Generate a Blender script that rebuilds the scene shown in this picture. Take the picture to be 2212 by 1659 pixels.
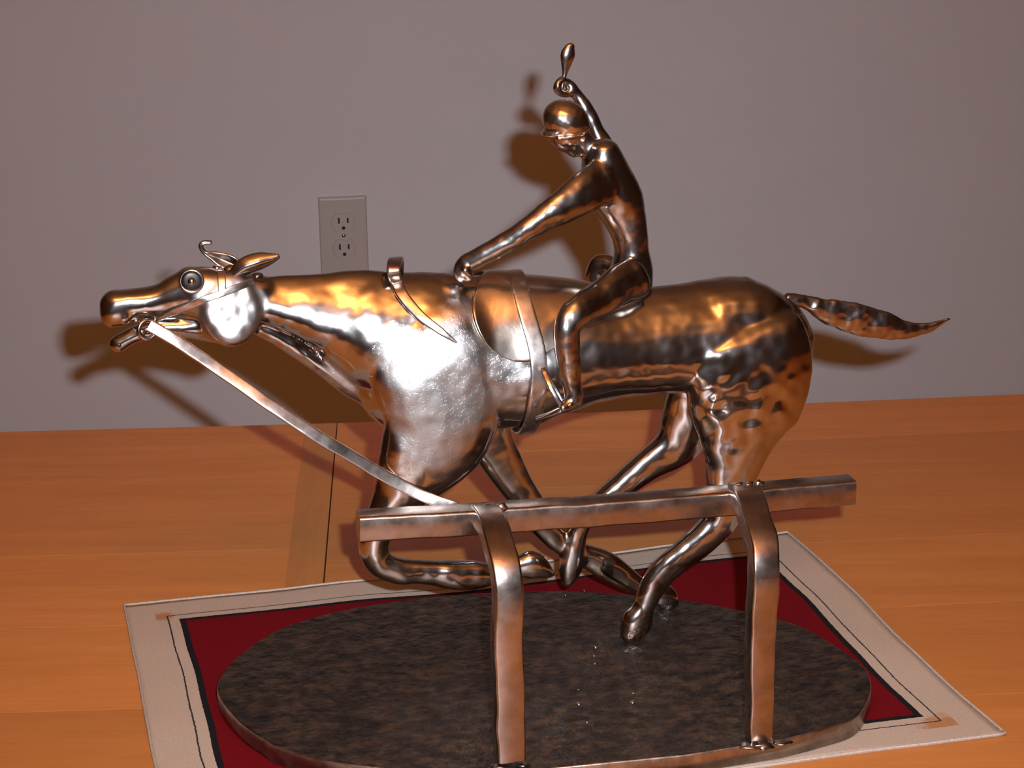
import bpy, bmesh, math, random
import numpy as np
from mathutils import Vector, Matrix, noise
from mathutils.bvhtree import BVHTree

for o in list(bpy.data.objects): bpy.data.objects.remove(o)
SC = bpy.context.scene
COL = SC.collection
R = math.radians

# ------------------------------------------------------------------ camera
F_PX, CX, CY = 4500.0, 1106.0, 829.5
PITCH, ROLL, CAM_H = R(16.8), R(-0.9), 0.5527
fwd = Vector((0, math.cos(PITCH), -math.sin(PITCH)))
right0 = Vector((1, 0, 0)); up0 = right0.cross(fwd)
cam_r = math.cos(ROLL) * right0 + math.sin(ROLL) * up0
cam_u = -math.sin(ROLL) * right0 + math.cos(ROLL) * up0
CAM = Vector((0, 0, CAM_H))
cd = bpy.data.cameras.new('camera'); cam = bpy.data.objects.new('camera', cd); COL.objects.link(cam)
cd.sensor_width = 36; cd.lens = F_PX / 2212 * 36; cd.clip_start = 0.02; cd.clip_end = 30
cam.matrix_world = Matrix(((cam_r.x, cam_u.x, -fwd.x, CAM.x), (cam_r.y, cam_u.y, -fwd.y, CAM.y),
                           (cam_r.z, cam_u.z, -fwd.z, CAM.z), (0, 0, 0, 1)))
SC.camera = cam
# ------------------------------------------------------------------ world, flash, exposure
w = bpy.data.worlds.new('world'); SC.world = w; w.use_nodes = True
w.node_tree.nodes['Background'].inputs[0].default_value = (.02, .012, .008, 1)
fl = bpy.data.lights.new('camera_flash', 'AREA'); fl.shape = 'RECTANGLE'; fl.size = .014; fl.size_y = .010
fl.energy = 5.3; fl.spread = R(85); fl.color = (.80, .88, 1.0)
flo = bpy.data.objects.new('camera_flash', fl); COL.objects.link(flo)
flo.matrix_world = cam.matrix_world.copy(); flo.location = CAM + cam_r * .037 + cam_u * .031 + fwd * .01
LAMP_POWER = 84
SC.view_settings.view_transform = 'Standard'; SC.view_settings.look = 'None'
SC.view_settings.exposure = 0.0; SC.view_settings.gamma = 1.0; SC.view_settings.use_curve_mapping = False

# ------------------------------------------------------------------ frames and pixel rays
YAW = R(12); OX, OY = 0.01717, 1.16203
Xs = Vector((math.cos(YAW), math.sin(YAW), 0)); Ys = Vector((-math.sin(YAW), math.cos(YAW), 0))
def ray(u, v): return (fwd * F_PX + cam_r * (u - CX) - cam_u * (v - CY)).normalized()
def to_loc(P): d = P - Vector((OX, OY, 0)); return Vector((d.dot(Xs), d.dot(Ys), P.z))
def dir_loc(d): return Vector((d.dot(Xs), d.dot(Ys), d.z))
CAM_L = to_loc(CAM)
def W(u, v, ys):                      # where the sight line of a pixel meets a lengthwise plane of the sculpture
    d = dir_loc(ray(u, v)); return CAM_L + d * ((ys - CAM_L.y) / d.y)
def ground(u, v, h=0.0):
    d = ray(u, v); return CAM + d * ((h - CAM_H) / d.z)
def pix(P):                           # local point -> pixel
    Q = Vector((OX, OY, 0)) + Xs * P.x + Ys * P.y + Vector((0, 0, P.z)) - CAM
    z = Q.dot(fwd); return CX + F_PX * Q.dot(cam_r) / z, CY - F_PX * Q.dot(cam_u) / z

# ------------------------------------------------------------------ object helpers
def tag(o, label=None, cat=None, kind=None, group=None):
    if label: o['label'] = label
    if cat: o['category'] = cat
    if kind: o['kind'] = kind
    if group: o['group'] = group
    return o
def empty(name, loc=(0, 0, 0), rz=0):
    o = bpy.data.objects.new(name, None); COL.objects.link(o); o.location = loc; o.rotation_euler = (0, 0, rz)
    o.empty_display_size = .05; return o
def link(name, me, mat=None, parent=None, smooth=True):
    o = bpy.data.objects.new(name, me); COL.objects.link(o)
    if mat: me.materials.append(mat)
    if parent: o.parent = parent
    if smooth: me.polygons.foreach_set('use_smooth', [True] * len(me.polygons))
    return o
def mesh_from(vs, fs, name='m'):
    me = bpy.data.meshes.new(name); me.from_pydata([tuple(v) for v in vs], [], fs); me.validate(); me.update()
    bm = bmesh.new(); bm.from_mesh(me); bmesh.ops.recalc_face_normals(bm, faces=bm.faces[:]); bm.to_mesh(me); bm.free()
    return me
def box(name, lo, hi, mat, parent=None, bev=0, kind=None):
    bm = bmesh.new(); bmesh.ops.create_cube(bm, size=1)
    for v in bm.verts: v.co = Vector([lo[i] + (v.co[i] + .5) * (hi[i] - lo[i]) for i in range(3)])
    if bev: bmesh.ops.bevel(bm, geom=bm.edges[:], offset=bev, segments=2, affect='EDGES', profile=.5)
    me = bpy.data.meshes.new(name); bm.to_mesh(me); bm.free()
    o = link(name, me, mat, parent, smooth=False)
    if kind: o['kind'] = kind
    return o
def prism(name, pts, z0, z1, mat, parent=None, bev=0, smooth=False):
    bm = bmesh.new(); vs = [bm.verts.new((p[0], p[1], z0)) for p in pts]; f = bm.faces.new(vs)
    r = bmesh.ops.extrude_face_region(bm, geom=[f])
    for v in [g for g in r['geom'] if isinstance(g, bmesh.types.BMVert)]: v.co.z = z1
    bmesh.ops.recalc_face_normals(bm, faces=bm.faces[:])
    if bev:
        es = [e for e in bm.edges if abs(e.verts[0].co.z - e.verts[1].co.z) < 1e-7 and max(e.verts[0].co.z, e.verts[1].co.z) > max(z0, z1) - 1e-7]
        bmesh.ops.bevel(bm, geom=es, offset=bev, segments=2, affect='EDGES', profile=.5)
    me = bpy.data.meshes.new(name); bm.to_mesh(me); bm.free()
    return link(name, me, mat, parent, smooth)

def catmull(P, sub):
    P = np.array(P, float); n = len(P); out = []
    for i in range(n - 1):
        p1, p2 = P[i], P[i + 1]; p0 = P[i - 1] if i else 2 * p1 - p2; p3 = P[i + 2] if i + 2 < n else 2 * p2 - p1
        for k in range(sub):
            t = k / sub
            out.append(.5 * (2 * p1 + (p2 - p0) * t + (2 * p0 - 5 * p1 + 4 * p2 - p3) * t * t + (3 * p1 - p0 - 3 * p2 + p3) * t ** 3))
    out.append(P[-1]); return np.array(out)

MM = .000277                                        # metres per pixel at the horse
def loft(acc, path, n=20, sub=5, power=2.0, cap=.55, egg=0.0):
    """path rows: u, v, half width across the path (px), half width sideways (px), distance plane ys (m)"""
    vs, fs = acc
    S = catmull(path, sub)
    S[:, 2:4] = np.maximum(S[:, 2:4], 1.5)
    T = np.gradient(S[:, :2], axis=0)
    rings = []
    def ring(u, v, hw, lat, ys, tx, ty):
        l = math.hypot(tx, ty) or 1; nx, ny = -ty / l, tx / l
        C = W(u, v, ys); N = (W(u + nx * 10, v + ny * 10, ys) - C) / 10
        out = []
        for k in range(n):
            a = 2 * math.pi * k / n; c, s = math.cos(a), math.sin(a)
            c = math.copysign(abs(c) ** (2 / power), c); s = math.copysign(abs(s) ** (2 / power), s)
            out.append(C + N * (hw * c) + Vector((0, lat * MM * s * (1 - egg * c), 0)))
        return out
    a, b = S[0], S[-1]
    def caps(row, t, sgn):
        l = math.hypot(*t) or 1; r = []
        for q in (.35, .7, .93):
            d = row[2] * cap * q * sgn; k = math.sqrt(1 - q * q)
            r.append(ring(row[0] + t[0] / l * d, row[1] + t[1] / l * d, row[2] * k, row[3] * k, row[4], *t))
        return r
    rings += caps(a, T[0], -1)[::-1]
    rings += [ring(*r_, *t_) for r_, t_ in zip(S, T)]
    rings += caps(b, T[-1], 1)
    base = len(vs)
    for r_ in rings: vs += r_
    m = len(rings)
    for i in range(m - 1):
        for k in range(n):
            fs.append((base + i * n + k, base + i * n + (k + 1) % n, base + (i + 1) * n + (k + 1) % n, base + (i + 1) * n + k))
    fs.append(tuple(base + k for k in range(n))[::-1]); fs.append(tuple(base + (m - 1) * n + k for k in range(n)))

def ball(acc, u, v, ru, rv, rl, ys, rot=0, n=16, m=10):
    vs, fs = acc; base = len(vs); C = W(u, v, ys)
    ex = (W(u + 10, v, ys) - C) / 10; ez = (W(u, v + 10, ys) - C) / 10; c, s = math.cos(rot), math.sin(rot)
    A = ex * c + ez * s; B = -ex * s + ez * c
    vs.append(C + A * ru)
    for i in range(1, m):
        t = math.pi * i / m
        for k in range(n):
            p = 2 * math.pi * k / n
            vs.append(C + A * (ru * math.cos(t)) + B * (rv * math.sin(t) * math.cos(p)) + Vector((0, rl * MM * math.sin(t) * math.sin(p), 0)))
    vs.append(C - A * ru); e = len(vs) - 1
    for k in range(n):
        fs.append((base, base + 1 + k, base + 1 + (k + 1) % n)); q = base + 1 + (m - 2) * n
        fs.append((e, q + (k + 1) % n, q + k))
    for i in range(m - 2):
        for k in range(n):
            fs.append((base + 1 + i * n + k, base + 1 + (i + 1) * n + k, base + 1 + (i + 1) * n + (k + 1) % n, base + 1 + i * n + (k + 1) % n))

def fuse(acc, voxel, smooth=6, fac=.5, dents=(), seed=0, grow=0.0):
    """weld the lofted pieces of a casting into one continuous skin and hammer it"""
    me = mesh_from(acc[0], acc[1]); o = bpy.data.objects.new('tmp', me); COL.objects.link(o)
    m = o.modifiers.new('r', 'REMESH'); m.mode = 'VOXEL'; m.voxel_size = voxel
    m = o.modifiers.new('s', 'SMOOTH'); m.iterations = smooth; m.factor = fac
    dg = bpy.context.evaluated_depsgraph_get(); out = bpy.data.meshes.new_from_object(o.evaluated_get(dg))
    bpy.data.objects.remove(o)
    if dents or grow:
        off = Vector((seed * 3.1, seed * 1.7, 0)); vn = [v.normal.copy() for v in out.vertices]
        for v, nn in zip(out.vertices, vn):
            d = grow
            for amp, sc, region in dents:
                k = 1
                if region:
                    c, r = region; k = max(0, 1 - ((v.co - c).length / r) ** 2)
                    if k == 0: continue
                d += amp * k * noise.noise(v.co * sc + off)
            v.co += nn * d
        out.update()
    return out

def bar(P3, width, thick, side, sub=6, r=.28, wob=0.0, seed=0, nring=4, closed=False, ends=None):
    """forged bar: rounded rectangular section swept along 3D points; side = direction of the width"""
    if sub > 1: Q = catmull([tuple(p) for p in P3], sub)
    else: Q = np.array([tuple(p) for p in P3])
    Q = [Vector(q) for q in Q]; n = len(Q); vs = []; fs = []
    sec = []
    for cxs, cys, a0 in ((1, 1, 0), (-1, 1, 90), (-1, -1, 180), (1, -1, 270)):
        for k in range(nring):
            a = R(a0 + 90 * k / (nring - 1)); sec.append((cxs * (1 - r) + r * math.cos(a), cys * (1 - r) + r * math.sin(a)))
    m = len(sec)
    wd = width if hasattr(width, '__len__') else [width] * len(P3)
    wds = np.interp(np.linspace(0, 1, n), np.linspace(0, 1, len(wd)), wd)
    sds = side if isinstance(side, list) else None
    for i, q in enumerate(Q):
        if closed: T = Q[(i + 1) % n] - Q[i - 1]
        else: T = Q[min(i + 1, n - 1)] - Q[max(i - 1, 0)]
        T.normalize(); S = (sds[min(int(i / max(sub, 1)), len(sds) - 1)] if sds else side).copy(); S = (S - T * S.dot(T)).normalized(); N = T.cross(S)
        k = 1.0
        if ends and not closed and i in (0, n - 1): k = ends
        j = Vector((0, 0, 0))
        if wob: j = S * (wob * noise.noise(q * 60 + Vector((seed, 0, 0)))) + N * (wob * .6 * noise.noise(q * 50 + Vector((0, seed, 0))))
        kw = 1 + (wob * 70 * noise.noise(q * 80 + Vector((0, 0, seed + 5))) if wob else 0)
        for (a, b) in sec: vs.append(q + j + S * (a * wds[i] / 2 * k * kw) + N * (b * thick / 2 * k))
    cnt = n if closed else n - 1
    for i in range(cnt):
        for k in range(m):
            i2 = (i + 1) % n; fs.append((i * m + k, i * m + (k + 1) % m, i2 * m + (k + 1) % m, i2 * m + k))
    if not closed: fs.append(tuple(range(m))[::-1]); fs.append(tuple((n - 1) * m + k for k in range(m)))
    return mesh_from(vs, fs)
def bevel_ends(o, deg=40):
    md = o.modifiers.new('smooth_by_angle', 'EDGE_SPLIT'); md.split_angle = R(deg)

# ------------------------------------------------------------------ materials
def new_mat(name):
    m = bpy.data.materials.new(name); m.use_nodes = True; nt = m.node_tree
    return m, nt, nt.nodes['Principled BSDF']
def nd(nt, t, **kw):
    x = nt.nodes.new(t)
    for k, v in kw.items(): setattr(x, k, v)
    return x
def ramp(nt, src, stops, interp='LINEAR'):
    r = nd(nt, 'ShaderNodeValToRGB'); r.color_ramp.interpolation = interp
    e = r.color_ramp.elements
    while len(e) < len(stops): e.new(.5)
    for x, (p, c) in zip(e, stops): x.position = p; x.color = (*c, 1) if len(c) == 3 else c
    nt.links.new(src, r.inputs[0]); return r
def tex(nt, scale, detail=3, rough=.5, coord='Object', vec=None, mapscale=None):
    if vec is None:
        tc = nd(nt, 'ShaderNodeTexCoord'); vec = tc.outputs[coord]
    if mapscale:
        mp = nd(nt, 'ShaderNodeMapping'); mp.inputs['Scale'].default_value = mapscale; nt.links.new(vec, mp.inputs[0]); vec = mp.outputs[0]
    n = nd(nt, 'ShaderNodeTexNoise'); n.inputs['Scale'].default_value = scale; n.inputs['Detail'].default_value = detail
    n.inputs['Roughness'].default_value = rough; nt.links.new(vec, n.inputs['Vector']); return n
def bump(nt, bsdf, srcs):
    prev = None
    for h, strength, dist in srcs:
        b = nd(nt, 'ShaderNodeBump'); b.inputs['Strength'].default_value = strength; b.inputs['Distance'].default_value = dist
        nt.links.new(h, b.inputs['Height'])
        if prev: nt.links.new(prev.outputs[0], b.inputs['Normal'])
        prev = b
    nt.links.new(prev.outputs[0], bsdf.inputs['Normal'])
def steel(name, c0, c1, r0, r1, s_col=40, hammer=.2, hs=130, fine=.05, pits=0.0):
    m, nt, b = new_mat(name)
    b.inputs['Metallic'].default_value = 1
    n1 = tex(nt, s_col, 4, .6); nt.links.new(ramp(nt, n1.outputs[0], [(.38, c0), (.62, c1)]).outputs[0], b.inputs['Base Color'])
    n2 = tex(nt, s_col * 1.7, 3, .6); nt.links.new(ramp(nt, n2.outputs[0], [(.35, (r0,) * 3), (.7, (r1,) * 3)]).outputs[0], b.inputs['Roughness'])
    n3 = tex(nt, hs, 1.5, .4); n4 = tex(nt, hs * 7, 2, .6)
    L = [(n3.outputs[0], hammer, .0016), (n4.outputs[0], fine, .0004)]
    if pits:
        n5 = tex(nt, 480, 3, .7); n6 = tex(nt, 26, 2, .5)
        pr = ramp(nt, n5.outputs[0], [(.36, (0, 0, 0)), (.44, (1, 1, 1))])
        tcp = nd(nt, 'ShaderNodeTexCoord'); ds = nd(nt, 'ShaderNodeVectorMath', operation='DISTANCE'); ds.inputs[1].default_value = tuple(W(945, 830, .03)); nt.links.new(tcp.outputs['Object'], ds.inputs[0])
        dm = nd(nt, 'ShaderNodeMath', operation='MULTIPLY_ADD'); dm.inputs[1].default_value = 7.0; nt.links.new(ds.outputs['Value'], dm.inputs[0]); nt.links.new(n6.outputs[0], dm.inputs[2])
        mk = ramp(nt, dm.outputs[0], [(.70, (0, 0, 0)), (.86, (1, 1, 1))])
        mx = nd(nt, 'ShaderNodeMix', data_type='FLOAT', blend_type='MIX') if False else nd(nt, 'ShaderNodeMath', operation='MAXIMUM')
        nt.links.new(pr.outputs[0], mx.inputs[0]); nt.links.new(mk.outputs[0], mx.inputs[1]); L.append((mx.outputs[0], pits, .0006))
        rr = nd(nt, 'ShaderNodeMix', data_type='FLOAT'); nt.links.new(mk.outputs[0], rr.inputs[0]); rr.inputs[2].default_value = .40
        src = b.inputs['Roughness'].links[0].from_socket; nt.links.new(src, rr.inputs[3])
        d2 = nd(nt, 'ShaderNodeVectorMath', operation='DISTANCE'); d2.inputs[1].default_value = tuple(W(498, 667, .045)); nt.links.new(tcp.outputs['Object'], d2.inputs[0])
        m2 = nd(nt, 'ShaderNodeMath', operation='MULTIPLY'); m2.inputs[1].default_value = 25.0; nt.links.new(d2.outputs['Value'], m2.inputs[0])
        k2 = ramp(nt, m2.outputs[0], [(.48, (0, 0, 0)), (.6, (1, 1, 1))])
        r3 = nd(nt, 'ShaderNodeMix', data_type='FLOAT'); nt.links.new(k2.outputs[0], r3.inputs[0]); r3.inputs[2].default_value = .36; nt.links.new(rr.outputs[0], r3.inputs[3])
        nt.links.new(r3.outputs[0], b.inputs['Roughness'])
    bump(nt, b, L); return m
M_HORSE = steel('polished_steel', (.44, .41, .385), (.56, .53, .50), .13, .21, 14, .10, 90, .04, pits=.18)
M_LEG = steel('bright_forged_steel', (.50, .47, .45), (.64, .61, .59), .16, .24, 30, .2, 150, .04)
M_RIDER = steel('dark_forged_steel', (.38, .34, .31), (.52, .48, .45), .18, .27, 22, .22, 130, .05)
M_STRAP = steel('strap_steel', (.55, .49, .44), (.66, .60, .55), .24, .32, 60, .10, 120, .05)
M_RAIL = steel('brown_bar_steel', (.32, .26, .22), (.46, .39, .34), .22, .34, 35, .12, 80, .08)
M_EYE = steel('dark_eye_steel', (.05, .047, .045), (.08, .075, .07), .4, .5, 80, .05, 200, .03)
M_BRASSY = steel('warm_polished_steel', (.58, .50, .41), (.66, .58, .49), .18, .26, 16, .16, 90, .05)

def plain(name, c, rough=.5, metal=0, spec=None):
    m, nt, b = new_mat(name); b.inputs['Base Color'].default_value = (*c, 1); b.inputs['Roughness'].default_value = rough
    b.inputs['Metallic'].default_value = metal; return m
def paint(name, c, var=.012):
    m, nt, b = new_mat(name); n = tex(nt, 6, 4, .6); hi = tuple(min(1, x * (1 + var)) for x in c); lo = tuple(x * (1 - var) for x in c)
    nt.links.new(ramp(nt, n.outputs[0], [(.35, lo), (.65, hi)]).outputs[0], b.inputs['Base Color']); b.inputs['Roughness'].default_value = .85
    bump(nt, b, [(tex(nt, 350, 2, .5).outputs[0], .08, .0006)]); return m
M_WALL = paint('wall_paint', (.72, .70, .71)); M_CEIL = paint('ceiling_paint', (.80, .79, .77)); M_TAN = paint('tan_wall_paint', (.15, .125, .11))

def wood(name, axis='X', lo=(.58, .212, .042), hi=(.69, .268, .060)):
    m, nt, b = new_mat(name); tc = nd(nt, 'ShaderNodeTexCoord'); oi = nd(nt, 'ShaderNodeObjectInfo')
    add = nd(nt, 'ShaderNodeVectorMath', operation='ADD'); cmb = nd(nt, 'ShaderNodeCombineXYZ')
    mul = nd(nt, 'ShaderNodeMath', operation='MULTIPLY'); mul.inputs[1].default_value = 17.0
    nt.links.new(oi.outputs['Random'], mul.inputs[0])
    for i in range(3): nt.links.new(mul.outputs[0], cmb.inputs[i])
    nt.links.new(tc.outputs['Object'], add.inputs[0]); nt.links.new(cmb.outputs[0], add.inputs[1])
    sc = (1.2, 14, 14) if axis == 'X' else (14, 1.2, 14)
    g = tex(nt, 3.2, 5, .6, vec=add.outputs[0], mapscale=sc); g2 = tex(nt, 22, 3, .6, vec=add.outputs[0], mapscale=sc)
    r1 = ramp(nt, g.outputs[0], [(.3, lo), (.7, hi)])
    tone = nd(nt, 'ShaderNodeMapRange'); tone.inputs['To Min'].default_value = .88; tone.inputs['To Max'].default_value = 1.12
    nt.links.new(oi.outputs['Random'], tone.inputs[0])
    r2 = ramp(nt, g2.outputs[0], [(.35, (.94, .93, .92)), (.6, (1, 1, 1))])
    mx = nd(nt, 'ShaderNodeMix', data_type='RGBA', blend_type='MULTIPLY'); mx.inputs[0].default_value = 1
    nt.links.new(r1.outputs[0], mx.inputs[6]); nt.links.new(r2.outputs[0], mx.inputs[7])
    sc2 = nd(nt, 'ShaderNodeVectorMath', operation='SCALE'); nt.links.new(mx.outputs[2], sc2.inputs[0]); nt.links.new(tone.outputs[0], sc2.inputs['Scale'])
    nt.links.new(sc2.outputs[0], b.inputs['Base Color']); b.inputs['Roughness'].default_value = .42
    bump(nt, b, [(g2.outputs[0], .06, .0004)]); return m
M_WOODX = wood('maple_boards', 'X'); M_WOODY = wood('maple_cross_band', 'Y', (.44, .180, .036), (.52, .215, .048))

def mat_disc():
    m, nt, b = new_mat('hammered_dark_plate'); b.inputs['Metallic'].default_value = .85
    n = tex(nt, 105, 5, .65, mapscale=(1, 1.4, 1)); n2 = tex(nt, 16, 3, .6)
    r1 = ramp(nt, n.outputs[0], [(.36, (.034, .030, .029)), (.5, (.085, .060, .044)), (.64, (.18, .120, .076))])
    nt.links.new(r1.outputs[0], b.inputs['Base Color'])
    nt.links.new(ramp(nt, n2.outputs[0], [(.3, (.34,) * 3), (.7, (.5,) * 3)]).outputs[0], b.inputs['Roughness'])
    v = nd(nt, 'ShaderNodeTexVoronoi'); v.inputs['Scale'].default_value = 120; tc = nd(nt, 'ShaderNodeTexCoord'); nt.links.new(tc.outputs['Object'], v.inputs['Vector'])
    bump(nt, b, [(tex(nt, 110, 3, .6).outputs[0], .8, .0035), (v.outputs['Distance'], .35, .002)]); return m
M_DISC = mat_disc(); M_EDGE = steel('ground_plate_edge', (.30, .24, .19), (.48, .40, .33), .3, .45, 60, .25, 90, .2)

def mat_cloth():
    """woven placemat: bands follow the cloth's own coordinates"""
    m, nt, b = new_mat('woven_placemat'); uv = nd(nt, 'ShaderNodeTexCoord'); sep = nd(nt, 'ShaderNodeSeparateXYZ'); nt.links.new(uv.outputs['UV'], sep.inputs[0])
    def math_(op, a, c=None, d=None):
        x = nd(nt, 'ShaderNodeMath', operation=op)
        for i, q in enumerate((a, c, d)):
            if q is None: continue
            if isinstance(q, (int, float)): x.inputs[i].default_value = q
            else: nt.links.new(q, x.inputs[i])
        return x.outputs[0]
    # ragged thread offset
    nz = tex(nt, 320, 2, .5, coord='UV'); rag = math_('MULTIPLY', math_('SUBTRACT', nz.outputs[0], .5), .0011)
    U_, V_ = sep.outputs[0], sep.outputs[1]
    LX, LY = .483, .343
    du = math_('MINIMUM', U_, math_('SUBTRACT', LX, U_)); dv = math_('MINIMUM', V_, math_('SUBTRACT', LY, V_))
    d = math_('ADD', math_('MINIMUM', du, dv), rag)
    d20 = math_('MULTIPLY', math_('SUBTRACT', d, .025), 60.0)
    r = ramp(nt, d20, [(0, (.58, .48, .385)), (.09, (.045, .04, .036)), (.15, (.58, .48, .385)), (.56, (.016, .015, .016)), (.80, (.17, .0045, .0085))], 'CONSTANT')
    fine = tex(nt, 900, 2, .6, coord='UV', mapscale=(1, 2.2, 1)); fr = ramp(nt, fine.outputs[0], [(.3, (.74, .72, .70)), (.7, (1.12, 1.1, 1.08))])
    mx = nd(nt, 'ShaderNodeMix', data_type='RGBA', blend_type='MULTIPLY'); mx.inputs[0].default_value = 1
    nt.links.new(r.outputs[0], mx.inputs[6]); nt.links.new(fr.outputs[0], mx.inputs[7])
    # rust stains at two corners of the inner line
    out = mx.outputs[2]
    for (cx_, cy_, rad) in ((.024, .316, .010), (.455, .022, .017)):
        dx = math_('SUBTRACT', U_, cx_); dy = math_('SUBTRACT', V_, cy_)
        dd = math_('SQRT', math_('ADD', math_('MULTIPLY', dx, dx), math_('MULTIPLY', dy, dy)))
        nn = tex(nt, 120, 4, .7, coord='UV'); k = math_('SUBTRACT', math_('ADD', .35, math_('MULTIPLY', nn.outputs[0], 2.0)), math_('DIVIDE', dd, rad * .7))
        band = math_('LESS_THAN', math_('ABSOLUTE', math_('SUBTRACT', d, .0255)), .0065)
        k = math_('MULTIPLY', math_('MINIMUM', math_('MAXIMUM', k, 0), .8), band)
        m2 = nd(nt, 'ShaderNodeMix', data_type='RGBA', blend_type='MULTIPLY'); nt.links.new(k, m2.inputs[0]); nt.links.new(out, m2.inputs[6])
        m2.inputs[7].default_value = (.85, .42, .10, 1); out = m2.outputs[2]
    nt.links.new(out, b.inputs['Base Color']); b.inputs['Roughness'].default_value = .9; b.inputs['Specular IOR Level'].default_value = .08
    wv = nd(nt, 'ShaderNodeTexChecker'); wv.inputs['Scale'].default_value = 900; nt.links.new(uv.outputs['UV'], wv.inputs[0])
    bump(nt, b, [(wv.outputs['Fac'], .25, .0005), (fine.outputs[0], .5, .0008)]); return m
M_CLOTH = mat_cloth()
def mat_hem():
    m, nt, b = new_mat('hem_stitching'); n = tex(nt, 500, 2, .5)
    nt.links.new(ramp(nt, n.outputs[0], [(.3, (.40, .33, .27)), (.7, (.54, .46, .38))]).outputs[0], b.inputs['Base Color']); b.inputs['Roughness'].default_value = .9
    bump(nt, b, [(n.outputs[0], .6, .0008)]); return m
M_HEM = mat_hem()
M_PLATE = plain('almond_plastic', (.56, .50, .45), .35); M_SLOT = plain('dark_slot', (.02, .02, .02), .7)
M_SCREW = plain('screw_metal', (.6, .58, .55), .35, 1)

# ================================================================== the room
WY = R(8.0)
room = Matrix.Rotation(WY, 4, 'Z')
out_px = (742, 507); dr = ray(*out_px); OUTP = CAM + dr * (3.03 / dr.dot(fwd))
def rw(x, y, z):                                     # room frame: origin at the foot of the outlet on the wall
    return Vector((OUTP.x, OUTP.y, 0)) + room @ Vector((x, y, 0)) + Vector((0, 0, z))
FLOOR = -.75; CEIL = 1.69; XL, XR, YB = -2.2, 2.6, -4.6
def room_box(name, lo, hi, mat):
    o = box(name, lo, hi, mat, kind='structure'); o.location = (OUTP.x, OUTP.y, 0); o.rotation_euler = (0, 0, WY); return o
room_box('wall_back', (XL - .1, 0, FLOOR), (XR + .1, .1, CEIL), M_WALL)
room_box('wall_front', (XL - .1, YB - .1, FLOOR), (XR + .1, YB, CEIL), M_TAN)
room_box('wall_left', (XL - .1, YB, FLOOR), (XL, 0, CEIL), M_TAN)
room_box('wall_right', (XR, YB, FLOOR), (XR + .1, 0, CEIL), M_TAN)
room_box('ceiling', (XL - .1, YB - .1, CEIL), (XR + .1, .1, CEIL + .1), M_CEIL)
room_box('floor', (XL - .1, YB - .1, FLOOR - .1), (XR + .1, .1, FLOOR), plain('brown_carpet', (.16, .10, .06), .95))
room_box('baseboard_back', (XL, -.015, FLOOR), (XR, 0, FLOOR + .09), plain('trim_paint', (.7, .68, .65), .5))

# pendant uplighter over the table, the warm lamp of the room
lamp = empty('pendant_lamp', (0.05, -.45, CEIL)); tag(lamp, 'bronze bowl pendant lamp hanging from the ceiling above the table', 'lamp')
def lathe(prof, n=40):
    vs = []; fs = []
    for r_, z in prof:
        for k in range(n): a = 2 * math.pi * k / n; vs.append((r_ * math.cos(a), r_ * math.sin(a), z))
    for i in range(len(prof) - 1):
        for k in range(n): fs.append((i * n + k, i * n + (k + 1) % n, (i + 1) * n + (k + 1) % n, (i + 1) * n + k))
    return mesh_from(vs, fs)
M_LAMP = plain('bronze_lamp', (.22, .15, .09), .4, 1)
link('canopy', lathe([(0.0, 0), (.065, 0), (.06, -.02), (.0, -.03)], 24), M_LAMP, lamp)
link('stem', lathe([(0.008, 0), (.008, -.40)], 12), M_LAMP, lamp)
link('bowl', lathe([(.0, -.44), (.06, -.435), (.13, -.41), (.19, -.36), (.215, -.31), (.21, -.31), (.185, -.355), (.125, -.402), (.06, -.425), (.0, -.43)]), M_LAMP, lamp)
M_BULB, nt_, b_ = new_mat('glowing_bulb'); b_.inputs['Emission Color'].default_value = (1, .5, .2, 1); b_.inputs['Emission Strength'].default_value = 6; b_.inputs['Base Color'].default_value = (.8, .7, .6, 1)
for k in range(3):
    a = 2.094 * k; bm = bmesh.new(); bmesh.ops.create_uvsphere(bm, u_segments=16, v_segments=10, radius=.028)
    for v in bm.verts: v.co += Vector((.09 * math.cos(a), .09 * math.sin(a), -.37))
    me = bpy.data.meshes.new('bulb'); bm.to_mesh(me); bm.free(); link('bulb', me, M_BULB, lamp)
    pl = bpy.data.lights.new('bulb_light', 'POINT'); pl.energy = LAMP_POWER / 3; pl.color = (1, .36, .085); pl.shadow_soft_size = .03
    po = bpy.data.objects.new('bulb_light', pl); COL.objects.link(po); po.parent = lamp; po.location = (.09 * math.cos(a), .09 * math.sin(a), -.315)

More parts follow.
